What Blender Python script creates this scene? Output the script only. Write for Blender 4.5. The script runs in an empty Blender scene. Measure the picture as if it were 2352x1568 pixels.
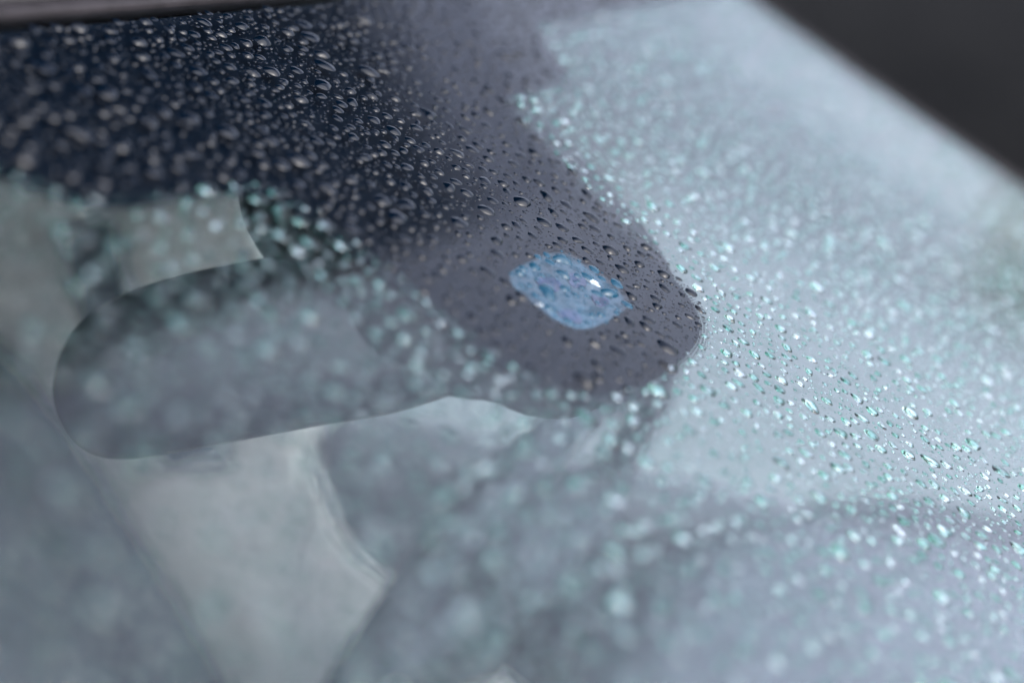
import bpy, bmesh, math, random
import numpy as np
from mathutils import Vector, Matrix
from mathutils.geometry import tessellate_polygon
random.seed(7); rng = np.random.default_rng(11)
scene = bpy.context.scene
COL = scene.collection
rad = math.radians

# ------------------------------------------------------------------ camera calibration
# photo measured on a 2352 x 1568 grid; the windscreen is a plane raked 28 degrees
F = 3267.0; D0 = 0.5; RAKE = rad(28)
n_c = np.array([.6, 1, 2103/F]); n_c /= np.linalg.norm(n_c)
u_c = np.array([1874, 979, -F]); u_c /= np.linalg.norm(u_c); u_c -= n_c*(u_c@n_c); u_c /= np.linalg.norm(u_c)
v_c = np.cross(u_c, n_c)
U = np.array([0., 1, 0]); V = np.array([math.cos(RAKE), 0, -math.sin(RAKE)]); N = np.array([math.sin(RAKE), 0, math.cos(RAKE)])
ROT = np.outer(U, u_c)+np.outer(V, v_c)+np.outer(N, n_c)
GORG = np.array([0., 0., 1.42]) + .333*V        # glass point at uc=0, v=0 (header is v=-0.333)
CAM = GORG - .478*U + D0*n_c[2]*N
def G(u, v, w=0.0):                              # windscreen coords (uc, v, height above glass) -> world
    return GORG + u*U + v*V + w*N
def ray(x, y):
    return ROT @ np.array([(x-1176)/F, (784-y)/F, -1.0])
def at_depth(x, y, d): return CAM + d*ray(x, y)
def on_glass(x, y, w=0.0):                       # pixel -> (uc, v) on the plane w
    d = ray(x, y); t = (w-(CAM-GORG)@N)/(d@N); P = CAM+t*d-GORG
    return np.array([P@U, P@V])
def project(P):
    q = (np.asarray(P)-CAM)@ROT
    z = -q[..., 2]
    return 1176+F*q[..., 0]/z, 784-F*q[..., 1]/z, z

cam = bpy.data.cameras.new('camera'); camo = bpy.data.objects.new('camera', cam); COL.objects.link(camo)
cam.sensor_width = 36; cam.lens = F/2352*36
M = Matrix([list(ROT[i])+[CAM[i]] for i in range(3)]+[[0, 0, 0, 1]])
camo.matrix_world = M
cam.clip_start = .02; cam.clip_end = 2000
cam.dof.use_dof = True; cam.dof.focus_distance = 0.588; cam.dof.aperture_fstop = 2.2; cam.dof.aperture_blades = 9
scene.camera = camo

# ------------------------------------------------------------------ world, sun, exposure
world = bpy.data.worlds.new('World'); scene.world = world; world.use_nodes = True
wn = world.node_tree.nodes; wl = world.node_tree.links
sky = wn.new('ShaderNodeTexSky'); sky.sky_type = 'NISHITA'; sky.sun_disc = False
SUN_EL, SUN_AZ = rad(42), rad(102)
sky.sun_elevation = SUN_EL; sky.sun_rotation = SUN_AZ; sky.air_density = 1.0; sky.dust_density = 5.0; sky.ozone_density = 1.5
hs = wn.new('ShaderNodeHueSaturation'); hs.inputs['Saturation'].default_value = .50; hs.inputs['Hue'].default_value = .515; hs.inputs['Value'].default_value = 1.0
bg = wn['Background']; bg.inputs['Strength'].default_value = .15
wl.new(sky.outputs[0], hs.inputs['Color']); tn = wn.new('ShaderNodeMix'); tn.data_type = 'RGBA'; tn.blend_type = 'MULTIPLY'; tn.inputs['Factor'].default_value = 1; tn.inputs['B'].default_value = (.985, .98, 1.01, 1)
wl.new(hs.outputs[0], tn.inputs['A']); wl.new(tn.outputs['Result'], bg.inputs['Color'])
sl = bpy.data.lights.new('sun', 'SUN'); sl.energy = 1.5; sl.angle = rad(100); sl.color = (.95, .95, 1)
so = bpy.data.objects.new('sun', sl); COL.objects.link(so)
sdir = Vector((math.sin(SUN_AZ)*math.cos(SUN_EL), math.cos(SUN_AZ)*math.cos(SUN_EL), math.sin(SUN_EL)))
so.rotation_euler = sdir.to_track_quat('Z', 'Y').to_euler(); so.location = (0, 0, 8)
vs = scene.view_settings; vs.view_transform = 'Standard'; vs.look = 'None'; vs.gamma = 1; vs.exposure = 1.85; vs.use_curve_mapping = False
cy = scene.cycles
cy.max_bounces = 14; cy.transmission_bounces = 12; cy.transparent_max_bounces = 40; cy.glossy_bounces = 6; cy.diffuse_bounces = 4
cy.caustics_refractive = True; cy.caustics_reflective = True; cy.use_denoising = True
cy.sample_clamp_indirect = 20; cy.blur_glossy = 0.2

# ------------------------------------------------------------------ materials
MATS = {}
def principled(name, color, rough=.6, metal=0, spec=.5, noise=None, bump=None, coat=0):
    m = bpy.data.materials.new(name); m.use_nodes = True; nt = m.node_tree; b = nt.nodes['Principled BSDF']
    b.inputs['Base Color'].default_value = (*color, 1); b.inputs['Roughness'].default_value = rough
    b.inputs['Metallic'].default_value = metal; b.inputs['Specular IOR Level'].default_value = spec
    b.inputs['Coat Weight'].default_value = coat
    if noise or bump: tc = nt.nodes.new('ShaderNodeTexCoord')
    if noise:
        sc, amt = noise
        t = nt.nodes.new('ShaderNodeTexNoise'); t.inputs['Scale'].default_value = sc; t.inputs['Detail'].default_value = 6
        nt.links.new(tc.outputs['Object'], t.inputs['Vector'])
        r = nt.nodes.new('ShaderNodeValToRGB'); r.color_ramp.elements[0].position = .3; r.color_ramp.elements[1].position = .7
        r.color_ramp.elements[0].color = (*[c*(1-amt) for c in color], 1); r.color_ramp.elements[1].color = (*[min(1, c*(1+amt)) for c in color], 1)
        nt.links.new(t.outputs['Fac'], r.inputs['Fac']); nt.links.new(r.outputs['Color'], b.inputs['Base Color'])
    if bump:
        sc, st, dist = bump
        t = nt.nodes.new('ShaderNodeTexNoise'); t.inputs['Scale'].default_value = sc; t.inputs['Detail'].default_value = 4
        nt.links.new(tc.outputs['Object'], t.inputs['Vector'])
        bp = nt.nodes.new('ShaderNodeBump'); bp.inputs['Strength'].default_value = st; bp.inputs['Distance'].default_value = dist
        nt.links.new(t.outputs['Fac'], bp.inputs['Height']); nt.links.new(bp.outputs['Normal'], b.inputs['Normal'])
    MATS[name] = m; return m
def sheet_glass(name, tint):
    # one air/glass face of a thin pane: straight-through light plus a Schlick mirror reflection, the same from both sides
    m = bpy.data.materials.new(name); m.use_nodes = True; nt = m.node_tree; nt.nodes.clear(); L = nt.links
    out = nt.nodes.new('ShaderNodeOutputMaterial'); mix = nt.nodes.new('ShaderNodeMixShader')
    tr = nt.nodes.new('ShaderNodeBsdfTransparent'); tr.inputs['Color'].default_value = (*tint, 1)
    gl = nt.nodes.new('ShaderNodeBsdfGlossy'); gl.inputs['Roughness'].default_value = 0.0
    ge = nt.nodes.new('ShaderNodeNewGeometry')
    dot = nt.nodes.new('ShaderNodeVectorMath'); dot.operation = 'DOT_PRODUCT'
    L.new(ge.outputs['Normal'], dot.inputs[0]); L.new(ge.outputs['Incoming'], dot.inputs[1])
    ab = nt.nodes.new('ShaderNodeMath'); ab.operation = 'ABSOLUTE'; L.new(dot.outputs['Value'], ab.inputs[0])
    om = nt.nodes.new('ShaderNodeMath'); om.operation = 'SUBTRACT'; om.inputs[0].default_value = 1; L.new(ab.outputs[0], om.inputs[1])
    pw = nt.nodes.new('ShaderNodeMath'); pw.operation = 'POWER'; pw.inputs[1].default_value = 4.6; L.new(om.outputs[0], pw.inputs[0])
    ma = nt.nodes.new('ShaderNodeMath'); ma.operation = 'MULTIPLY_ADD'; ma.inputs[1].default_value = .957; ma.inputs[2].default_value = .043; ma.use_clamp = True
    L.new(pw.outputs[0], ma.inputs[0])
    L.new(ma.outputs[0], mix.inputs['Fac']); L.new(tr.outputs[0], mix.inputs[1]); L.new(gl.outputs[0], mix.inputs[2])
    L.new(mix.outputs[0], out.inputs['Surface']); MATS[name] = m; return m
def refractive(name, color, ior):
    m = bpy.data.materials.new(name); m.use_nodes = True; nt = m.node_tree; nt.nodes.clear()
    out = nt.nodes.new('ShaderNodeOutputMaterial'); g = nt.nodes.new('ShaderNodeBsdfGlass')
    g.inputs['Color'].default_value = (*color, 1); g.inputs['Roughness'].default_value = 0; g.inputs['IOR'].default_value = ior
    nt.links.new(g.outputs[0], out.inputs['Surface']); MATS[name] = m; return m
sheet_glass('windscreen_glass', (.94, .962, .975))
def fade_filter(name, f):
    m = bpy.data.materials.new(name); m.use_nodes = True; nt = m.node_tree; nt.nodes.clear()
    out = nt.nodes.new('ShaderNodeOutputMaterial'); tr = nt.nodes.new('ShaderNodeBsdfTransparent'); tr.inputs['Color'].default_value = (f, f, f*1.02, 1)
    nt.links.new(tr.outputs[0], out.inputs['Surface']); MATS[name] = m
fade_filter('fade_sheet_dark', .5); fade_filter('fade_sheet', .8)          # per face, two faces each; for the added sheets that fade the canopy's reflection
def misted():
    m = bpy.data.materials.new('misted_glass'); m.use_nodes = True; nt = m.node_tree; nt.nodes.clear(); L = nt.links
    out = nt.nodes.new('ShaderNodeOutputMaterial'); mix = nt.nodes.new('ShaderNodeMixShader')
    tl = nt.nodes.new('ShaderNodeBsdfTranslucent'); tl.inputs['Color'].default_value = (.50, .545, .545, 1)
    tr = nt.nodes.new('ShaderNodeBsdfTransparent'); tr.inputs['Color'].default_value = (.85, .93, .9, 1)
    tc = nt.nodes.new('ShaderNodeTexCoord'); nz = nt.nodes.new('ShaderNodeTexNoise'); nz.inputs['Scale'].default_value = 9; nz.inputs['Detail'].default_value = 6
    L.new(tc.outputs['Object'], nz.inputs['Vector']); mr = nt.nodes.new('ShaderNodeMapRange'); mr.inputs['To Min'].default_value = .02; mr.inputs['To Max'].default_value = .30
    L.new(nz.outputs['Fac'], mr.inputs['Value']); L.new(mr.outputs[0], mix.inputs['Fac'])
    L.new(tl.outputs[0], mix.inputs[1]); L.new(tr.outputs[0], mix.inputs[2]); L.new(mix.outputs[0], out.inputs['Surface']); MATS['misted_glass'] = m
misted()
sheet_glass('side_glass', (.85, .93, .9))
refractive('water', (1, 1, 1), 1.333)
gm = refractive('water_on_green_glass', (.5, .85, .75), 1.333)
nt = gm.node_tree; ge = nt.nodes.new('ShaderNodeNewGeometry'); nz = nt.nodes.new('ShaderNodeTexNoise'); nz.inputs['Scale'].default_value = 210; nz.inputs['Detail'].default_value = 1
rp = nt.nodes.new('ShaderNodeValToRGB'); el = rp.color_ramp.elements; el[0].position = .42; el[0].color = (.46, .75, .68, 1); el[1].position = .60; el[1].color = (.88, .97, .96, 1)
nt.links.new(ge.outputs['Position'], nz.inputs['Vector']); nt.links.new(nz.outputs['Fac'], rp.inputs['Fac']); nt.links.new(rp.outputs['Color'], nt.nodes['Glass BSDF'].inputs['Color'])
wm = bpy.data.materials.new('water_over_frit'); wm.use_nodes = True; nt = wm.node_tree; nt.nodes.clear()      # a bead on black enamel: all that enters is absorbed
out = nt.nodes.new('ShaderNodeOutputMaterial'); mix = nt.nodes.new('ShaderNodeMixShader'); fr = nt.nodes.new('ShaderNodeFresnel'); fr.inputs['IOR'].default_value = 1.36
df_ = nt.nodes.new('ShaderNodeBsdfDiffuse'); df_.inputs['Color'].default_value = (.0004, .002, .005, 1); gg = nt.nodes.new('ShaderNodeBsdfGlossy'); gg.inputs['Roughness'].default_value = 0
nt.links.new(fr.outputs[0], mix.inputs['Fac']); nt.links.new(df_.outputs[0], mix.inputs[1]); nt.links.new(gg.outputs[0], mix.inputs[2]); nt.links.new(mix.outputs[0], out.inputs['Surface'])
MATS['water_over_frit'] = wm
ws_ = wm.copy(); ws_.name = 'water_over_sensor'; ws_.node_tree.nodes['Diffuse BSDF'].inputs['Color'].default_value = (.005, .028, .05, 1); MATS['water_over_sensor'] = ws_
principled('water_on_sensor', (.008, .034, .062), .5, spec=0)
principled('water_on_frit', (.0004, .002, .005), .5, spec=0)
principled('frit', (.0004, .002, .005), .35, spec=.1)
principled('rubber', (.012, .011, .013), .6, spec=.12, noise=(90, .3))
principled('paint_dark', (.012, .011, .013), .45, spec=.3,  noise=(40, .15))
principled('plastic_black', (.006, .007, .010), .55, noise=(60, .2), bump=(900, .15, .0005))
principled('plastic_mirror', (.008, .010, .015), .5, noise=(50, .15), bump=(900, .1, .0005))
principled('trim_pale', (.80, .80, .77), .8, noise=(25, .07), bump=(700, .2, .0006))
principled('trim_beige', (.50, .50, .42), .85, noise=(25, .08), bump=(700, .2, .0006))
principled('headliner', (.45, .46, .43), .95, noise=(120, .08))
principled('trim_dark', (.09, .097, .12), .9, spec=.15, noise=(30, .2), bump=(500, .25, .0008))
principled('trim_mid', (.15, .16, .185), .9, spec=.15, noise=(30, .15), bump=(500, .25, .0008))
principled('seat_dark', (.035, .045, .06), .75, noise=(35, .2), bump=(400, .3, .001))
principled('wheel_dark', (.035, .04, .05), .9, spec=.1, noise=(40, .2))
principled('belt', (.03, .04, .055), .8, noise=(200, .2))
principled('mirror_silver', (.8, .82, .84), .02, metal=1)
principled('metal', (.55, .56, .58), .25, metal=1)
principled('sensor_blue', (.007, .042, .074), .5, noise=(60, .35))
principled('sensor_dark', (.015, .03, .085), .5, noise=(90, .3))
principled('glint_plastic', (.45, .48, .5), .08, spec=.8, coat=1)  # pale body colour stands in for the glints inside the sensor opening
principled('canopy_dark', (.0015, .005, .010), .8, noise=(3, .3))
principled('steel_post', (.12, .125, .13), .45, metal=.6, noise=(10, .2))
principled('bark', (.08, .065, .05), .9, noise=(14, .4), bump=(30, .6, .02))
principled('leaf', (.10, .13, .07), .6, noise=(2.5, .5))
principled('red_lamp', (.35, .08, .06), .4)
def asphalt():
    m = principled('asphalt', (.03, .03, .03), .7); nt = m.node_tree; b = nt.nodes['Principled BSDF']; L = nt.links
    tc = nt.nodes.new('ShaderNodeTexCoord')
    def noise(s, d, ro=.6):
        t = nt.nodes.new('ShaderNodeTexNoise'); t.inputs['Scale'].default_value = s; t.inputs['Detail'].default_value = d
        t.inputs['Roughness'].default_value = ro; L.new(tc.outputs['Object'], t.inputs['Vector']); return t
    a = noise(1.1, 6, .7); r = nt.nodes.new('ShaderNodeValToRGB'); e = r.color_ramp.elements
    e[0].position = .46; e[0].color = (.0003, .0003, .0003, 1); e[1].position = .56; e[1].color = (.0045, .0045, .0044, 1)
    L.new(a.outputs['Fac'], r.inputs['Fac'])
    g = noise(160, 3); mx = nt.nodes.new('ShaderNodeMix'); mx.data_type = 'RGBA'; mx.blend_type = 'MULTIPLY'; mx.inputs['Factor'].default_value = .6
    r2 = nt.nodes.new('ShaderNodeValToRGB'); r2.color_ramp.elements[0].position = .35; r2.color_ramp.elements[0].color = (.35, .35, .35, 1); r2.color_ramp.elements[1].position = .65
    L.new(g.outputs['Fac'], r2.inputs['Fac']); L.new(r.outputs['Color'], mx.inputs['A']); L.new(r2.outputs['Color'], mx.inputs['B'])
    L.new(mx.outputs['Result'], b.inputs['Base Color'])
    bp = nt.nodes.new('ShaderNodeBump'); bp.inputs['Strength'].default_value = .6; bp.inputs['Distance'].default_value = .01
    L.new(g.outputs['Fac'], bp.inputs['Height']); L.new(bp.outputs['Normal'], b.inputs['Normal'])
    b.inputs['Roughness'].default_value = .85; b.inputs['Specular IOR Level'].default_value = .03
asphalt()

# ------------------------------------------------------------------ object helpers
def tag(o, label=None, cat=None, group=None, kind=None):
    if label: o['label'] = label
    if cat: o['category'] = cat
    if group: o['group'] = group
    if kind: o['kind'] = kind
    return o
WLOC = {}
def empty(name, loc, parent=None):
    o = bpy.data.objects.new(name, None); COL.objects.link(o); o.empty_display_size = .1
    loc = np.array(loc, float); p = WLOC.get(parent.name, np.zeros(3)) if parent else np.zeros(3)
    o.location = loc-p; o.parent = parent; WLOC[o.name] = loc; return o
def obj(name, verts, faces, mat, parent=None, smooth=False):
    """world-space vertices -> one mesh object whose origin is the centre of its footprint"""
    vs_ = np.array([list(v) for v in verts], float)
    o0 = (vs_.min(0)+vs_.max(0))/2; o0[2] = vs_[:, 2].min()
    me = bpy.data.meshes.new(name); me.from_pydata((vs_-o0).tolist(), [], [list(f) for f in faces]); me.update()
    me.materials.append(MATS[mat])
    bm = bmesh.new(); bm.from_mesh(me); bmesh.ops.recalc_face_normals(bm, faces=bm.faces); bm.to_mesh(me); bm.free()
    if smooth: me.polygons.foreach_set('use_smooth', [True]*len(me.polygons))
    o = bpy.data.objects.new(name, me); COL.objects.link(o)
    p = WLOC.get(parent.name, np.zeros(3)) if parent else np.zeros(3)
    o.location = o0-p; o.parent = parent; WLOC[o.name] = o0; return o
def bevel(o, w, seg=3):
    b = o.modifiers.new('bevel', 'BEVEL'); b.width = w; b.segments = seg; b.limit_method = 'ANGLE'; b.angle_limit = rad(40); return o
BOXF = [(0, 1, 3, 2), (4, 6, 7, 5), (0, 4, 5, 1), (2, 3, 7, 6), (0, 2, 6, 4), (1, 5, 7, 3)]
def box_verts(x0, x1, y0, y1, z0, z1): return [(x, y, z) for x in (x0, x1) for y in (y0, y1) for z in (z0, z1)]
def pillow(name, c, size, rot, mat, parent, e=.35, nu=40, nv=24):
    """superellipsoid cushion"""
    sg = lambda a, p: math.copysign(abs(a)**p, a)
    vs_, fs = [], []; R = Matrix.Rotation(rot[2], 3, 'Z')@Matrix.Rotation(rot[1], 3, 'Y')@Matrix.Rotation(rot[0], 3, 'X')
    for i in range(nv+1):
        ph = -math.pi/2+math.pi*i/nv
        for j in range(nu):
            th = 2*math.pi*j/nu
            p = Vector((size[0]*sg(math.cos(ph), e)*sg(math.cos(th), e), size[1]*sg(math.cos(ph), e)*sg(math.sin(th), e), size[2]*sg(math.sin(ph), e)))
            vs_.append(np.array(R@p)+np.array(c))
    for i in range(nv):
        for j in range(nu):
            k = (j+1) % nu; fs.append((i*nu+j, i*nu+k, (i+1)*nu+k, (i+1)*nu+j))
    return obj(name, vs_, fs, mat, parent, True)
def tube(name, pts, r, mat, parent, seg=12, closed=False):
    vs_, fs = [], []; n = len(pts); P = [Vector(p) for p in pts]
    for i in range(n):
        a = P[(i-1) % n] if (closed or i > 0) else P[i]; b = P[(i+1) % n] if (closed or i < n-1) else P[i]
        t = (b-a).normalized(); s = t.cross(Vector((0, 0, 1))); s = s.normalized() if s.length > 1e-4 else Vector((1, 0, 0)); q = t.cross(s)
        rr = r[i] if isinstance(r, (list, tuple)) else r
        for j in range(seg):
            an = 2*math.pi*j/seg; vs_.append(P[i]+rr*(math.cos(an)*s+math.sin(an)*q))
    for i in range(n if closed else n-1):
        for j in range(seg):
            k = (j+1) % seg; i2 = (i+1) % n; fs.append((i*seg+j, i*seg+k, i2*seg+k, i2*seg+j))
    if not closed: fs += [tuple(range(seg)), tuple(range((n-1)*seg, n*seg))]
    return obj(name, vs_, fs, mat, parent, True)
def chaikin(p, it=3, closed=True):
    p = [np.array(q, float) for q in p]
    for _ in range(it):
        q = []; n = len(p)
        rngi = range(n) if closed else range(n-1)
        if not closed: q.append(p[0])
        for i in rngi:
            a, b = p[i], p[(i+1) % n]; q += [a*.75+b*.25, a*.25+b*.75]
        if not closed: q.append(p[-1])
        p = q
    return p
def prism_uv(name, poly, w0, w1, mat, parent, holes=(), smooth=False):
    """plate between heights w0 > w1 on the windscreen plane from an outline (with holes)"""
    loops = [poly]+list(holes)
    tris = tessellate_polygon([[Vector((q[0], q[1], 0)) for q in lp] for lp in loops])
    flat = [q for lp in loops for q in lp]; n = len(flat)
    vs_ = [G(q[0], q[1], w0) for q in flat]+[G(q[0], q[1], w1) for q in flat]
    fs = [tuple(t) for t in tris]+[tuple(i+n for i in reversed(t)) for t in tris]; k = 0
    for lp in loops:
        m_ = len(lp)
        for i in range(m_):
            a, b = k+i, k+(i+1) % m_; fs.append((a, b, b+n, a+n))
        k += m_
    return obj(name, vs_, fs, mat, parent, smooth)
def sweep_uv(name, path, prof, mat, parent):
    """profile of (offset to the right of travel, w) swept along a (u, v) path on the windscreen"""
    vs_, fs = [], []; P = [np.array(p, float) for p in path]; n = len(P); k = len(prof)
    for i in range(n):
        t = P[min(i+1, n-1)]-P[max(i-1, 0)]; t /= np.linalg.norm(t); s = np.array([-t[1], t[0]])
        for o_, w in prof: q = P[i]+s*o_; vs_.append(G(q[0], q[1], w))
    for i in range(n-1):
        for j in range(k): j2 = (j+1) % k; fs.append((i*k+j, i*k+j2, (i+1)*k+j2, (i+1)*k+j))
    fs += [tuple(range(k)), tuple(range((n-1)*k, n*k))]
    return obj(name, vs_, fs, mat, parent, True)

# ------------------------------------------------------------------ ground
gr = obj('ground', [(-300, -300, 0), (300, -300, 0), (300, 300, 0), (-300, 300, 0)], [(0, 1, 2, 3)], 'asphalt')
tag(gr, kind='structure')

# ------------------------------------------------------------------ the car
CARW = .60                                           # half width of the screen at the header
car = empty('car', (-.6, 0, 0))
tag(car, 'dark car with a rain-beaded windscreen and a mirror behind the glass', 'car')
ws = empty('windscreen', G(0, .45), car)
V0, V1 = -.333, .52
pR0 = on_glass(1750, 0); pR1 = on_glass(2352, 450)   # far edge of the glass in the photo
def far_u(v): return float(pR0[0]+(pR1[0]-pR0[0])*(v-pR0[1])/(pR1[1]-pR0[1]))*0 + .565 + .06*max(0, v)
gl_out = [(-.62, V0), (.575, V0), (.567, -.1), (.60, .2), (.66, V1), (-.66, V1)]
glass = prism_uv('glass_pane', gl_out, 0.0, -.005, 'windscreen_glass', ws)

frit_pts = [(.60, -.345), (.60, -.296), (.40, -.291), (.235, -.287), (.212, -.283), (.198, -.262), (.186, -.243), (.165, -.2405), (.122, -.2375), (.106, -.235),
            (.100, -.227), (.091, -.2), (.075, -.152), (.0725, -.127), (.067, -.107), (.052, -.091), (.028, -.083), (-.02, -.081), (-.055, -.085),
            (-.073, -.10), (-.079, -.13), (-.080, -.17), (-.080, -.2), (-.086, -.220), (-.1, -.227), (-.15, -.230), (-.166, -.238), (-.19, -.275), (-.21, -.285), (-.40, -.290), (-.63, -.296), (-.63, -.345)]
_k = (D0*n_c[2]+.0047)/(D0*n_c[2])                   # outline was read on the outer face; the enamel lies on the inner one
def sink(q): return np.array([-.478+(q[0]+.478)*_k, q[1]*_k])
frit_out = [sink(q) for q in chaikin(frit_pts, 3)]
WIN_C = np.array([.003, -.1325])
win = []
for k in range(48):                                   # rounded square sensor opening
    t = 2*math.pi*k/48; e = .56; sg = lambda a: math.copysign(abs(a)**e, a)
    win.append(WIN_C+np.array([.0295*sg(math.cos(t))+.0006*math.sin(3*t), .0198*sg(math.sin(t))]))
win0 = list(win); win = [sink(q) for q in win]; WIN_C = sink(WIN_C)
frit_clip = [np.array([min(max(q[0], -.619), .572), max(q[1], V0+.001)]) for q in frit_out]
frit = prism_uv('frit_band', frit_clip, -.0044, -.0049, 'frit', ws, [win])
tag(frit, 'black ceramic border with a rounded tongue round the sensor')
# halftone dots that fade the frit out
def in_poly(x, y, poly):
    c = False; n = len(poly); j = n-1
    for i in range(n):
        xi, yi = poly[i]; xj, yj = poly[j]
        if (yi > y) != (yj > y) and x < (xj-xi)*(y-yi)/(yj-yi)+xi: c = not c
        j = i
    return c
FP = np.array(frit_clip); WP = np.array(win0)         # what a bead's slanting light meets below it
def in_poly_np(pts, poly):
    x, y = pts[:, 0], pts[:, 1]; c = np.zeros(len(pts), bool); n = len(poly); j = n-1
    for i in range(n):
        xi, yi = poly[i]; xj, yj = poly[j]
        if yi != yj: c ^= ((yi > y) != (yj > y)) & (x < (xj-xi)*(y-yi)/(yj-yi)+xi)
        j = i
    return c
edge = [q for q in frit_out if q[1] > -.30]
edge = [np.array(q) for q in edge]
start = int(np.argmax([np.linalg.norm(edge[i]-edge[i-1]) for i in range(len(edge))]))
edge = edge[start:]+edge[:start]
seglen = np.array([np.linalg.norm(edge[i+1]-edge[i]) for i in range(len(edge)-1)]); cum = np.concatenate([[0], np.cumsum(seglen)])
dv, df = [], []
for off, rd, ph in ((.0007, .00066, 0), (.0021, .00058, .5), (.0035, .00046, 0), (.0047, .00032, .5)):
    s_ = ph*.0016
    while s_ < cum[-1]:
        i = min(np.searchsorted(cum, s_, 'right')-1, len(seglen)-1); f_ = (s_-cum[i])/seglen[i]
        p = edge[i]*(1-f_)+edge[i+1]*f_; t = (edge[i+1]-edge[i])/seglen[i]; nn = np.array([-t[1], t[0]])
        if in_poly(*(p+nn*.002), frit_clip): nn = -nn
        q = p+nn*off
        if -.61 < q[0] < .56 and not in_poly(q[0], q[1], frit_clip):
            b = len(dv)
            for k in range(9): a = 2*math.pi*k/9; dv.append(G(q[0]+rd*math.cos(a), q[1]+rd*math.sin(a), -.0045))
            df.append(tuple(range(b, b+9)))
        s_ += .00165
dots = obj('frit_dots', dv, df, 'frit', ws); tag(dots, kind='stuff')
# rubber mouldings
sweep_uv('header_moulding', [(u_, V0-.001) for u_ in np.linspace(-.66, .60, 20)][::-1], [(.0005, -.006), (.0005, .0004), (.002, .0016), (.005, .0018), (.0078, .0008), (.0085, -.004)], 'rubber', ws)
fe = [(.575, V0), (.567, -.1), (.60, .2), (.66, V1)]
sweep_uv('side_moulding', chaikin(fe, 3, False), [(.001, -.008), (.0005, .0012), (-.003, .0025), (-.008, .001), (-.011, -.010)], 'rubber', ws)
fe2 = [(-.62, V0), (-.64, .1), (-.66, V1)]
sweep_uv('side_moulding', chaikin(fe2, 3, False), [(-.001, -.008), (-.0005, .0012), (.003, .0025), (.008, .001), (.011, -.010)], 'rubber', ws)
# roof skin with its rounded leading edge, sides turning down
rv, rf = [], []
prof = [(-.0105, -.006), (-.0108, -.001), (-.0125, .0015), (-.017, .0030), (-.03, .005)]
ys = np.linspace(-.70, .70, 25)
rows = []
for (dv_, w) in prof: rows.append(lambda y, a=dv_, b=w: G(y, V0+a, b))
xs_r = np.linspace(-.08, -1.9, 12)
def roof_pt(x, y):
    b = G(0, V0-.03, .005); tt = (b[0]-x)
    z = b[2]+.10*tt-.075*tt*tt
    return np.array([x, y, z])
for rfun in rows: rv.append([rfun(y) for y in ys])
for x in xs_r: rv.append([roof_pt(x, y) for y in ys])
rvv = []
for r_ in rv:
    for p, y in zip(r_, ys):
        e_ = max(0, abs(y)-.56); rvv.append(p-np.array([0, 0, 1])*(e_*.4+e_*e_*9)-np.array([e_*.2, 0, 0]))
nY = len(ys); rff = [(i*nY+j, i*nY+j+1, (i+1)*nY+j+1, (i+1)*nY+j) for i in range(len(rv)-1) for j in range(nY-1)]
roof = obj('roof', rvv, rff, 'paint_dark', car, True)
sm = roof.modifiers.new('thick', 'SOLIDIFY'); sm.thickness = .004; sm.offset = 0
obj('headliner', [p-np.array([0, 0, .045]) for r_ in rv[5:] for p in r_], [(i*nY+j, i*nY+j+1, (i+1)*nY+j+1, (i+1)*nY+j) for i in range(len(xs_r)-1) for j in range(nY-1)], 'headliner', car, True)
# A-pillars
for s in (1, -1):
    a0, a1, b0, b1 = [G(s*.595, V0, -.012), G(s*.68, V1, -.012), G(s*.555, V0-.01, -.05), G(s*.64, V1, -.06)]
    o_ = np.array([0, s*.055, -.07])
    pl = obj('pillar', [a0, a1, b0, b1, a0+o_, a1+o_, b0+o_, b1+o_], [(0, 1, 3, 2), (4, 6, 7, 5), (0, 4, 5, 1), (2, 3, 7, 6), (0, 2, 6, 4), (1, 5, 7, 3)], 'paint_dark', car); bevel(pl, .012)
# bonnet and cowl in front of the glass
bon = []
for i, (x, z) in enumerate([(.66, .985), (.72, 1.0), (.95, .985), (1.25, .94), (1.45, .87), (1.5, .78)]):
    bon.append([np.array([x-.12*(y/.75)**2, y, z-.10*(abs(y)/.75)**3]) for y in np.linspace(-.75, .75, 17)])
bn = obj('bonnet', [p for r_ in bon for p in r_], [(i*17+j, i*17+j+1, (i+1)*17+j+1, (i+1)*17+j) for i in range(5) for j in range(16)], 'paint_dark', car, True)
bn.modifiers.new('thick', 'SOLIDIFY').thickness = .01
# far front door with pale trim, window pane, B-pillar
dr = empty('door', (-.2, .72, .3), car)
o_ = obj('door_panel', box_verts(-.425, .62, .652, .80, .32, .93), BOXF, 'trim_mid', dr); bevel(o_, .02)
di = [(-.424, .42), (.25, .42), (.25, .76), (-.03, .76), (-.27, .752), (-.36, .778), (-.405, .825), (-.424, .90)]; di = chaikin(di, 2); nd = len(di)
obj('door_insert', [(x, .645, z) for x, z in di]+[(x, .6535, z) for x, z in di], [tuple(range(nd)), tuple(range(2*nd-1, nd-1, -1))]+[(k, (k+1) % nd, nd+(k+1) % nd, nd+k) for k in range(nd)], 'trim_pale', dr)
pillow('armrest', (-.10, .63, .70), (.26, .04, .035), (0, 0, 0), 'trim_pale', dr)
wp = [np.array(p) for p in ((-.50, .70, .93), (.52, .72, .95), G(.645, .40, -.06), G(.60, .1, -.05), G(.578, -.15, -.05), G(.57, -.31, -.05), (-.28, .57, 1.385), (-.50, .57, 1.385))]
obj('window_pane', wp+[p+np.array([0, .004, .001]) for p in wp], [tuple(range(8)), tuple(range(15, 7, -1))]+[(k, (k+1) % 8, 8+(k+1) % 8, 8+k) for k in range(8)], 'misted_glass', dr)
pil = empty('centre_pillar', (-.62, .69, .3), car)
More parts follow.
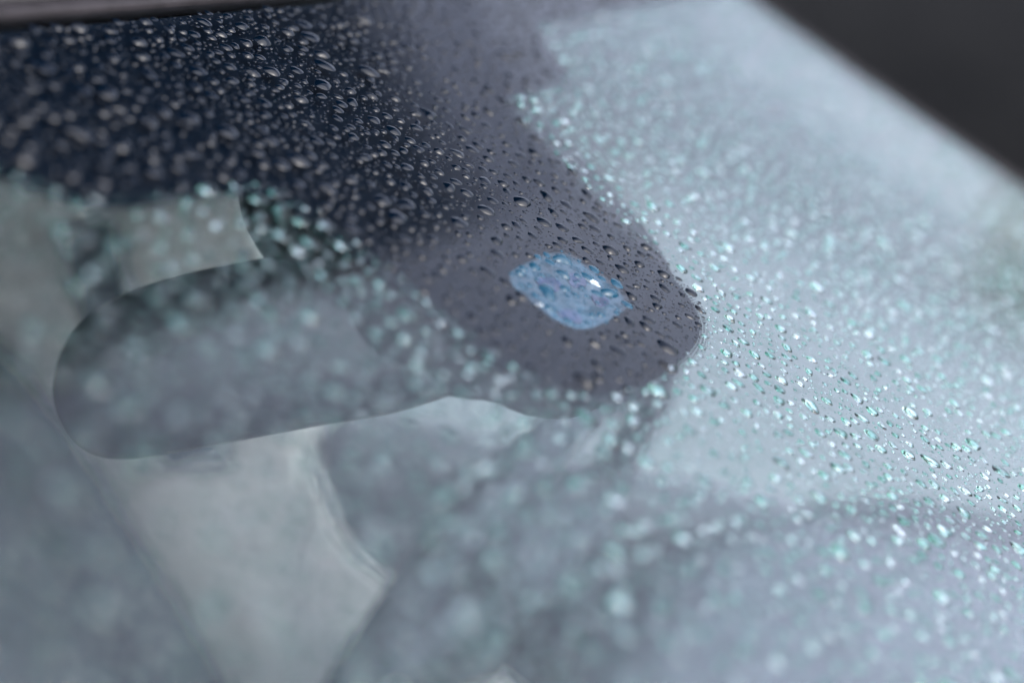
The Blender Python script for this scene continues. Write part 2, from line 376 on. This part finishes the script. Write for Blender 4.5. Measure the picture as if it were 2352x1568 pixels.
o_ = obj('pillar_trim', [(-1.05, .66, .32), (-.42, .66, .32), (-1.05, .76, .32), (-.42, .76, .32), (-.95, .65, .98), (-.44, .65, .98), (-.95, .75, .98), (-.44, .75, .98), (-.80, .60, 1.39), (-.535, .60, 1.39), (-.80, .68, 1.39), (-.535, .68, 1.39)],
     [(0, 1, 3, 2), (8, 10, 11, 9), (0, 4, 5, 1), (4, 8, 9, 5), (2, 3, 7, 6), (6, 7, 11, 10), (0, 2, 6, 4), (4, 6, 10, 8), (1, 5, 7, 3), (5, 9, 11, 7)], 'trim_pale', pil); bevel(o_, .015)
obj('belt', [at_depth(*p) for p in ((130, 530, 1.50), (265, 490, 1.50), (330, 800, 1.46), (210, 830, 1.46), (380, 1085, 1.44), (545, 1060, 1.44))]+[at_depth(*p) for p in ((130, 530, 1.505), (265, 490, 1.505), (330, 800, 1.465), (210, 830, 1.465), (380, 1085, 1.445), (545, 1060, 1.445))],
    [(0, 1, 2, 3), (3, 2, 5, 4), (6, 9, 8, 7), (9, 10, 11, 8), (0, 6, 7, 1), (1, 7, 8, 2), (2, 8, 11, 5), (5, 11, 10, 4), (4, 10, 9, 3), (3, 9, 6, 0)], 'belt', pil)
# rear quarter
o_ = obj('rear_side_trim', box_verts(-1.9, -.80, .68, .78, .32, .95), BOXF, 'trim_dark', car); bevel(o_, .02)
o_ = obj('rear_pillar', box_verts(-1.9, -1.25, .60, .72, .95, 1.34), BOXF, 'headliner', car); bevel(o_, .02)
# seats
def seat(y, x=-.50):
    s = empty('front_seat', (x, y, .3), car)
    pillow('cushion', (x+.40, y, .47), (.27, .24, .085), (0, rad(-8), 0), 'seat_dark', s)
    pillow('backrest', (x-.07, y, .73), (.075, .19, .34), (0, rad(-42), 0), 'seat_dark', s)
    for k in (-1, 1):
        pillow('side_bolster', (x-.03, y+k*.19, .74), (.075, .05, .29), (0, rad(-42), 0), 'seat_dark', s, .55)
        tube('headrest_post', [(x-.27, y+k*.07, .95), (x-.36, y+k*.07, 1.05)], .006, 'metal', s)
    pillow('headrest', (x-.37, y, 1.07), (.05, .135, .08), (0, rad(-35), 0), 'seat_dark', s, .5)
    return s
tag(seat(.345, -.62), 'front seat on the far side of the cabin')
tag(seat(-.345, -.62), 'front seat on the near side of the cabin')
o_ = obj('rear_bench', box_verts(-1.75, -1.5, -.62, .62, .35, 1.0), BOXF, 'seat_dark', car); bevel(o_, .06, 5)
obj('cabin_floor', box_verts(-1.9, .6, -.72, .72, .26, .30), BOXF, 'trim_dark', car)
o_ = obj('centre_console', box_verts(-.75, .25, -.11, .11, .30, .60), BOXF, 'trim_dark', car); bevel(o_, .03)
# dashboard: profile in x-z swept across the car with a binnacle hump
dp = [(.70, .96), (.55, 1.005), (.35, 1.0), (.18, .985), (.10, .96), (.075, .90), (.09, .82), (.16, .70), (.22, .60), (.70, .60)]
dvv, dff = [], []
yy = np.linspace(-.68, .68, 41)
for y in yy:
    h = math.exp(-((y-.38)/.17)**4)*.055
    for k, (x, z) in enumerate(dp):
        dvv.append((x-(.03 if 2 <= k <= 4 else 0)*h/.055, y, z+(h if 2 <= k <= 4 else h*.3 if k == 1 else 0)))
nk = len(dp)
for i in range(len(yy)-1):
    for k in range(nk): k2 = (k+1) % nk; dff.append((i*nk+k, i*nk+k2, (i+1)*nk+k2, (i+1)*nk+k))
dff += [tuple(range(nk)), tuple(range((len(yy)-1)*nk, len(yy)*nk))]
obj('dashboard', dvv, dff, 'trim_dark', car, True)
# steering wheel
sw = empty('steering_wheel', (-.05, .38, .8), car)
wc = Vector((-.05, .38, .985)); ax = Vector((-.88, 0, .47)).normalized(); e1 = Vector((0, 1, 0)); e2 = ax.cross(e1)
tube('rim', [wc+.185*(math.cos(t)*e1+math.sin(t)*e2) for t in np.linspace(0, 2*math.pi, 60, endpoint=False)], .0165, 'wheel_dark', sw, 14, True)
rot = (0, -math.asin(ax.z), 0)
hb = pillow('hub', wc+.02*-ax, (.035, .085, .075), (0, math.atan2(.47, .88), 0), 'wheel_dark', sw, .5)
for t in (0.0, math.pi, -math.pi/2 if e2.z > 0 else math.pi/2):
    d_ = math.cos(t)*e1+math.sin(t)*e2
    tube('spoke', [wc-.02*ax+.05*d_, wc-.01*ax+.12*d_, wc+.18*d_], [.03, .02, .016], 'wheel_dark', sw, 10)
tube('column', [wc-.05*ax, wc-.32*ax], [.06, .06], 'wheel_dark', sw, 20)

# ------------------------------------------------------------------ rear-view mirror behind the glass
rm = empty('rear_view_mirror', at_depth(760, 780, .58), car)
tag(rm, 'long rounded rear view mirror seen from behind through the glass')
mo = [(560, 601), (420, 630), (320, 662), (250, 697), (198, 742), (165, 795), (147, 850), (141, 905), (150, 955), (172, 1002), (208, 1038), (250, 1053), (300, 1055), (400, 1041), (550, 1012), (700, 983), (870, 958), (990, 925),
      (1080, 890), (1110, 830), (1080, 750), (985, 690), (920, 640), (830, 600), (740, 584), (650, 586)]
mo = chaikin(mo, 2); mc = np.mean(mo, axis=0)
mvv, mff = [], []; nm = len(mo)
for sc_, dd in ((.985, .578), (1.0, .572), (1.0, .566), (.99, .560), (.965, .552), (.91, .545), (.80, .539), (.55, .533), (.25, .531)):
    for q in mo:
        p = mc+(np.array(q)-mc)*np.array([1-(1-sc_)*.45, sc_]); mvv.append(at_depth(p[0], p[1], .566)+ROT@np.array([0, 0, .566-dd]))
for i in range(8):
    for j in range(nm): k = (j+1) % nm; mff.append((i*nm+j, i*nm+k, (i+1)*nm+k, (i+1)*nm+j))
mff.append(tuple(range(8*nm, 9*nm)))
obj('mirror_shell', mvv, mff, 'plastic_mirror', rm, True)
mg = [at_depth(*(mc+(np.array(q)-mc)*.97), .566)+ROT@np.array([0, 0, -.0125]) for q in mo]
mg2 = [p+ROT@np.array([0, 0, -.003]) for p in mg]
obj('mirror_glass', mg+mg2, [tuple(range(nm)), tuple(range(nm, 2*nm))]+[(j, (j+1) % nm, nm+(j+1) % nm, nm+j) for j in range(nm)], 'mirror_silver', rm)
tube('mirror_arm', [G(-.02, -.20, -.03), G(-.03, -.20, -.05), at_depth(900, 740, .552)], [.017, .014, .016], 'plastic_black', rm, 16)
# sensor housing on the inside of the glass
sh = empty('sensor_housing', G(0, -.16, -.06), car)
hp = [(560, 480), (640, 600), (740, 690), (860, 810), (980, 858), (1090, 888), (1170, 892), (1225, 918), (1285, 939), (1350, 936), (1410, 912), (1470, 865), (1500, 800), (1440, 670), (1290, 490), (1090, 290), (880, 260), (690, 330), (545, 400)]
hb_ = chaikin([on_glass(x, y, -.040) for x, y in hp], 2); hc = np.mean(hb_, axis=0)
hv, hf = [], []; nh = len(hb_)
for w, s_ in ((-.0062, .93), (-.020, .97), (-.036, 1.0), (-.042, 1.0), (-.048, .97), (-.052, .9), (-.054, .7)):
    for q in hb_: p = hc+(np.array(q)-hc)*s_; hv.append(G(p[0], p[1], w))
for i in range(6):
    for j in range(nh): k = (j+1) % nh; hf.append((i*nh+j, i*nh+k, (i+1)*nh+k, (i+1)*nh+j))
hf += [tuple(range(6*nh, 7*nh))]
obj('cover', hv, hf, 'plastic_black', sh, True)
pad = [WIN_C+(q-WIN_C)*1.12 for q in win]
prism_uv('sensor_pad', pad, -.0075, -.011, 'sensor_blue', sh)
for (x, y, a, b, an) in ((1262, 652, .0065, .0042, .3), (1325, 645, .006, .004, -.2), (1310, 725, .0055, .004, .5), (1378, 690, .005, .0035, 0)):
    c_ = on_glass(x, y, -.0072); pts = []
    for k in range(20):
        t = 2*math.pi*k/20; q = np.array([a*math.cos(t), b*math.sin(t)])*(1+.12*math.sin(3*t+an*9)); ca, sa = math.cos(an), math.sin(an)
        pts.append(c_+np.array([q[0]*ca-q[1]*sa, q[0]*sa+q[1]*ca]))
    prism_uv('sensor_diode', pts, -.0069, -.0085, 'sensor_dark', sh)
for (x, y, L_, wd, an) in ((1362, 645, .0075, .0022, 1.15), (1241, 697, .0055, .0022, .35), (1352, 632, .004, .0028, .2)):  # faceted bits, coloured pale to give the sensor its glints
    c_ = on_glass(x, y, -.0065); rr = random.Random(x); vv = []
    for k in range(8):
        t = 2*math.pi*k/8; q = np.array([L_*.5*math.cos(t), wd*.5*math.sin(t)])*rr.uniform(.75, 1.2); ca, sa = math.cos(an), math.sin(an)
        vv.append((c_[0]+q[0]*ca-q[1]*sa, c_[1]+q[0]*sa+q[1]*ca))
    vs_ = [G(q[0], q[1], -.0074) for q in vv]+[G(c_[0]*.5+q[0]*.5+rr.uniform(-.0006, .0006), c_[1]*.5+q[1]*.5, -.0062+rr.uniform(-.0006, .0006)) for q in vv]
    obj('light_guide', vs_, [(k, (k+1) % 8, 8+(k+1) % 8, 8+k) for k in range(8)]+[tuple(range(8, 16))], 'glint_plastic', sh)

# ------------------------------------------------------------------ carport roof whose dark underside mirrors in the glass, and a tree
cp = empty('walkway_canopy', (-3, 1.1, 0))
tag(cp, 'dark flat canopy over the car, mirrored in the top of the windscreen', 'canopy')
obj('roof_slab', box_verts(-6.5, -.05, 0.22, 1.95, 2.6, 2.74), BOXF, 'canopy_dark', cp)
obj('added_fade_sheet', box_verts(-6.5, -.05, 1.952, 2.2, 2.655, 2.661), BOXF, 'fade_sheet_dark', cp)  # both sheets are added, unseen, to soften the canopy's mirrored far edge
obj('added_fade_sheet', box_verts(-6.5, -.05, 2.202, 2.55, 2.655, 2.661), BOXF, 'fade_sheet', cp)
for x, y in ((-4.6, 1.85), (-6.3, 1.85), (-4.6, .32), (-6.3, .32)):
    o_ = obj('post', box_verts(x-.05, x+.05, y-.05, y+.05, 0, 2.598), BOXF, 'steel_post', cp); bevel(o_, .008)
tr = empty('tree', (2.6, 10.5, 0)); tag(tr, 'leafy green tree mirrored at the edge of the windscreen', 'tree')
tube('trunk', [(2.6, 10.5, 0), (2.62, 10.5, 1.2), (2.55, 10.45, 2.4), (2.6, 10.5, 3.6)], [.17, .14, .11, .05], 'bark', tr)
lv, lf = [], []
blobs = [(Vector((2.6, 10.5, 2.5))+Vector((random.gauss(0, .9), random.gauss(0, .9), random.gauss(0, .75))), random.uniform(.35, .7)) for _ in range(26)]
for _ in range(5200):
    c_, r_ = random.choice(blobs); d_ = Vector((random.gauss(0, 1), random.gauss(0, 1), random.gauss(0, 1))).normalized()*r_*random.random()**.4
    p = c_+d_; a = Vector((random.gauss(0, 1), random.gauss(0, 1), random.gauss(0, .6))).normalized()*.07; b = a.orthogonal().normalized()*.035
    k = len(lv); lv += [p-a, p+b, p+a, p-b]; lf.append((k, k+1, k+2, k+3))
obj('crown', lv, lf, 'leaf', tr)

# ------------------------------------------------------------------ raindrops
CELL = .006
grid = {}
def free(u, v, r, gap):
    iu, iv = int(u//CELL), int(v//CELL)
    for a in (-2, -1, 0, 1, 2):
        for b in (-2, -1, 0, 1, 2):
            for (x, y, q) in grid.get((iu+a, iv+b), ()):
                if (x-u)**2+(y-v)**2 < ((r+q)*gap)**2: return False
    return True
drops = []                                            # (u, v, r, px_x, px_y, depth)
uv_cam = np.array([(CAM-GORG)@U, (CAM-GORG)@V])
def scatter(n, r0, r1, gap, test, powr=1.0):
    us = rng.uniform(-.615, .562, n); vv = rng.uniform(V0+.006, .46, n); rs = r0+(r1-r0)*rng.random(n)**powr
    P = GORG[None]+us[:, None]*U+vv[:, None]*V; x, y, z = project(P)
    ok = test(x, y, z)
    for i in np.nonzero(ok)[0]:
        u, v, r = us[i], vv[i], rs[i]
        if free(u, v, r, gap):
            grid.setdefault((int(u//CELL), int(v//CELL)), []).append((u, v, r)); drops.append((u, v, r, x[i], y[i], z[i]))
AREA = 1.177*.787*1e4                                  # cm2
infr = lambda x, y, z: (z > .05) & (x > -280) & (x < 2632) & (y > -190) & (y < 1758)
outfr = lambda x, y, z: ~infr(x, y, z)
scatter(int(AREA*.2), .0031, .0046, 1.15, infr, 2.0)
scatter(int(AREA*3.8), .0015, .0030, 1.14, infr, 1.3)
scatter(int(AREA*11), .00055, .0013, 1.2, infr, 1.5)
scatter(int(AREA*16), .00022, .0005, 1.2, lambda x, y, z: infr(x, y, z) & (z > .42) & (z < .78), 1.3)
scatter(int(AREA*.9), .0013, .0032, 1.15, outfr, 1.8)
D = np.array(drops)
inside = (D[:, 3] > 0) & (D[:, 3] < 2352) & (D[:, 4] > 0) & (D[:, 4] < 1568)
vis = np.where(inside, D[:, 2]/D[:, 5], 0)
order = np.argsort(-vis); single = set(order[:300].tolist())

def drop_arrays(idx, S, K):
    """vertex array (n, nv, 3) in (u, v, w) offsets about each drop, with shared topology"""
    n = len(idx); R = D[idx, 2]
    th = np.linspace(0, 2*math.pi, S, endpoint=False)[None]
    ph = rng.uniform(0, 6.283, (n, 5)); am = np.clip(R/.002, .3, 1.15)[:, None]
    odd = (rng.random(n) < .22)[:, None]*am
    a1 = rng.normal(0, .09, (n, 1))*am+odd*rng.normal(0, .14, (n, 1)); a3 = rng.normal(0, .05, (n, 1))*am+odd*rng.normal(0, .09, (n, 1))
    a4 = rng.normal(0, .025, (n, 1))*am; a5 = rng.normal(0, .02, (n, 1))*am
    rr = 1+a1*np.cos(2*(th+ph[:, :1]))+a3*np.cos(3*th+ph[:, 1:2])+a4*np.cos(4*th+ph[:, 2:3])+a5*np.cos(5*th+ph[:, 3:4])+.07*am*np.cos(th+ph[:, 4:5])
    rr = rr*R[:, None]
    ca = np.radians(rng.uniform(22, 48, n)); k = np.sin(ca)
    H = R*np.tan(ca/2)*rng.uniform(.9, 1.08, n)
    rings = np.sin(np.linspace(0, math.pi/2, K+1))
    VV = np.zeros((n, 1+K*S+S+1, 3)); base = .00004
    sag = rng.uniform(0, .18, n)*R
    VV[:, 0, 1] = sag; VV[:, 0, 2] = H+base
    for q in range(1, K+1):
        ro = rings[q]; pr = (np.sqrt(1-(k*ro)**2)-np.cos(ca))/(1-np.cos(ca)); sl_ = slice(1+(q-1)*S, 1+q*S)
        VV[:, sl_, 0] = rr*ro*np.cos(th); VV[:, sl_, 1] = rr*ro*np.sin(th)+sag[:, None]*(1-ro**2); VV[:, sl_, 2] = (H*pr)[:, None]+base
    sl_ = slice(1+K*S, 1+K*S+S); VV[:, sl_, 0] = rr*np.cos(th); VV[:, sl_, 1] = rr*np.sin(th); VV[:, sl_, 2] = base
    VV[:, -1, 2] = base
    tris, quads = [], []
    for j in range(S): tris.append((0, 1+(j+1) % S, 1+j))     # (u, v, n) is left-handed
    for q in range(K-1):
        for j in range(S):
            j2 = (j+1) % S; a = 1+q*S; b = a+S; quads.append((a+j2, b+j2, b+j, a+j))
    bot = [(VV.shape[1]-1, 1+K*S+j, 1+K*S+(j+1) % S) for j in range(S)]
    return VV, tris, quads, bot
def frit_hit(pts): return in_poly_np(pts, FP) & ~in_poly_np(pts, WP)
def build_drop_mesh(name, idx, S, K, local):
    idx = np.asarray(idx); VV, tris, quads, bot = drop_arrays(idx, S, K); n, nv = VV.shape[:2]
    cen = VV[:, [b[1] for b in bot], :2]*.66+D[idx, None, :2]
    cf = cen.reshape(-1, 2); mi = np.where(in_poly_np(cf, WP), 3, np.where(in_poly_np(cf, FP), 2, 1)).reshape(n, len(bot))
    dm = np.where((mi >= 2).all(1), np.where(in_poly_np(D[idx, :2], WP), 5, 4), 0)
    W = VV[..., 0, None]*U+VV[..., 1, None]*V+VV[..., 2, None]*N
    if not local: W = W+(GORG[None]+D[idx, 0, None]*U+D[idx, 1, None]*V)[:, None, :]
    return W, tris, quads, bot, mi, dm
DM = [MATS['water'], MATS['water_on_green_glass'], MATS['water_on_frit'], MATS['water_on_sensor'], MATS['water_over_frit'], MATS['water_over_sensor']]
def to_mesh(name, W, tris, quads, bot, mi, dm):
    n, nv = W.shape[:2]; me = bpy.data.meshes.new(name)
    T = np.array(tris+bot); Q = np.array(quads) if quads else np.zeros((0, 4), int)
    off = (np.arange(n)*nv)[:, None, None]
    Tt = (T[None]+off).reshape(-1, 3); Qq = (Q[None]+off).reshape(-1, 4)
    loops = np.concatenate([Tt.ravel(), Qq.ravel()])
    me.vertices.add(n*nv); me.vertices.foreach_set('co', W.reshape(-1).astype(np.float32))
    me.loops.add(len(loops)); me.loops.foreach_set('vertex_index', loops.astype(np.int32))
    npoly = len(Tt)+len(Qq); me.polygons.add(npoly)
    ls = np.concatenate([np.arange(len(Tt))*3, len(Tt)*3+np.arange(len(Qq))*4]); me.polygons.foreach_set('loop_start', ls.astype(np.int32))
    nt_, nb = len(tris), len(bot)
    mat = np.zeros((n, nt_+nb), np.int32); mat[:, :nt_] = dm[:, None]; mat[:, nt_:] = mi; smt = np.zeros((n, nt_+nb), bool); smt[:, :nt_] = True
    for m in DM: me.materials.append(m)
    me.update(calc_edges=True)
    me.polygons.foreach_set('material_index', np.concatenate([mat.ravel(), np.repeat(dm, len(Q)).astype(np.int32)]))
    me.polygons.foreach_set('use_smooth', np.concatenate([smt.ravel(), np.ones(len(Qq), bool)]))
    me.update(); return me
rest = [i for i in range(len(D)) if i not in single]
R_ = D[:, 2]
lod = [('raindrops', [i for i in rest if R_[i] >= .0017 and inside[i]], 20, 6), ('raindrops', [i for i in rest if .00105 <= R_[i] < .0017 or (R_[i] >= .0017 and not inside[i])], 14, 4),
       ('raindrops', [i for i in rest if .0005 < R_[i] < .00105], 9, 3), ('raindrops', [i for i in rest if R_[i] <= .0005], 7, 2)]
Ms = []
tri_count = 0
nm_off = 0
parts = []
for nm_, idx, S, K in lod:
    if idx: parts.append(to_mesh(nm_, *build_drop_mesh(nm_, idx, S, K, False)))
bmx = bmesh.new()
for me in parts: bmx.from_mesh(me)
allm = bpy.data.meshes.new('raindrops'); bmx.to_mesh(allm); bmx.free()
for m in DM: allm.materials.append(m)
for me in parts: bpy.data.meshes.remove(me)
ro = bpy.data.objects.new('raindrops', allm); COL.objects.link(ro)
tag(ro, 'countless small raindrops scattered all over the windscreen', 'raindrops', kind='stuff')
ZONE = {'band': ('on the black border below the roof edge', 'on the black border below the roof edge'),
        'tongue': ('on the black tongue round the sensor', 'on the black sensor tongue'),
        'window': ('over the blue sensor opening in the black tongue', 'over the sensor opening'),
        'mirror': ('on clear glass in front of the mirror', 'in front of the mirror'),
        'edge': ('beside the dotted edge of the black tongue', 'along the edge of the black tongue'),
        'far': ('on open glass between the black tongue and the far pillar', 'on the glass towards the far pillar'),
        'dash': ('on open glass above the dashboard and steering wheel', 'on the glass above the dashboard'),
        'seat': ('on clear glass in front of the seat and belt', 'on the glass in front of the seat')}
sidx = sorted(single)
W, tris, quads, bot, mi, dm = build_drop_mesh('raindrop', sidx, 28, 9, True)
mop = np.array(mo)
for k, i in enumerate(sidx):
    me = to_mesh('raindrop', W[k:k+1], tris, quads, bot, mi[k:k+1], dm[k:k+1])
    o = bpy.data.objects.new('raindrop', me); COL.objects.link(o); o.location = G(D[i, 0], D[i, 1], 0)
    pt = D[i:i+1, :2]
    if in_poly_np(pt, WP)[0]: key = 'window'
    elif in_poly_np(pt, FP)[0]: key = 'tongue' if D[i, 1] > -.225 else 'band'
    elif in_poly_np(D[i:i+1, 3:5], mop)[0]: key = 'mirror'
    elif np.min(np.hypot(FP[:, 0]-pt[0, 0], FP[:, 1]-pt[0, 1])) < .02: key = 'edge'
    elif D[i, 0] > .04: key = 'far'
    elif D[i, 3] > 760: key = 'dash'
    else: key = 'seat'
    ring = W[k, -29:-1]; ring = np.stack([ring@U, ring@V], 1); ring = ring-ring.mean(0)
    ev = np.sqrt(np.linalg.eigvalsh(ring.T@ring)); rr_ = np.hypot(ring[:, 0], ring[:, 1])
    shp = 'lopsided' if abs(np.roll(rr_, 14)-rr_).max() > .30*rr_.mean() else 'elongated' if ev[1]/ev[0] > 1.2 else 'round'
    tag(o, shp+' clear raindrop '+ZONE[key][0], 'raindrop', shp+' raindrops '+ZONE[key][1])
print('drops', len(D), 'tris', sum(len(p.vertices)-2 for p in allm.polygons))
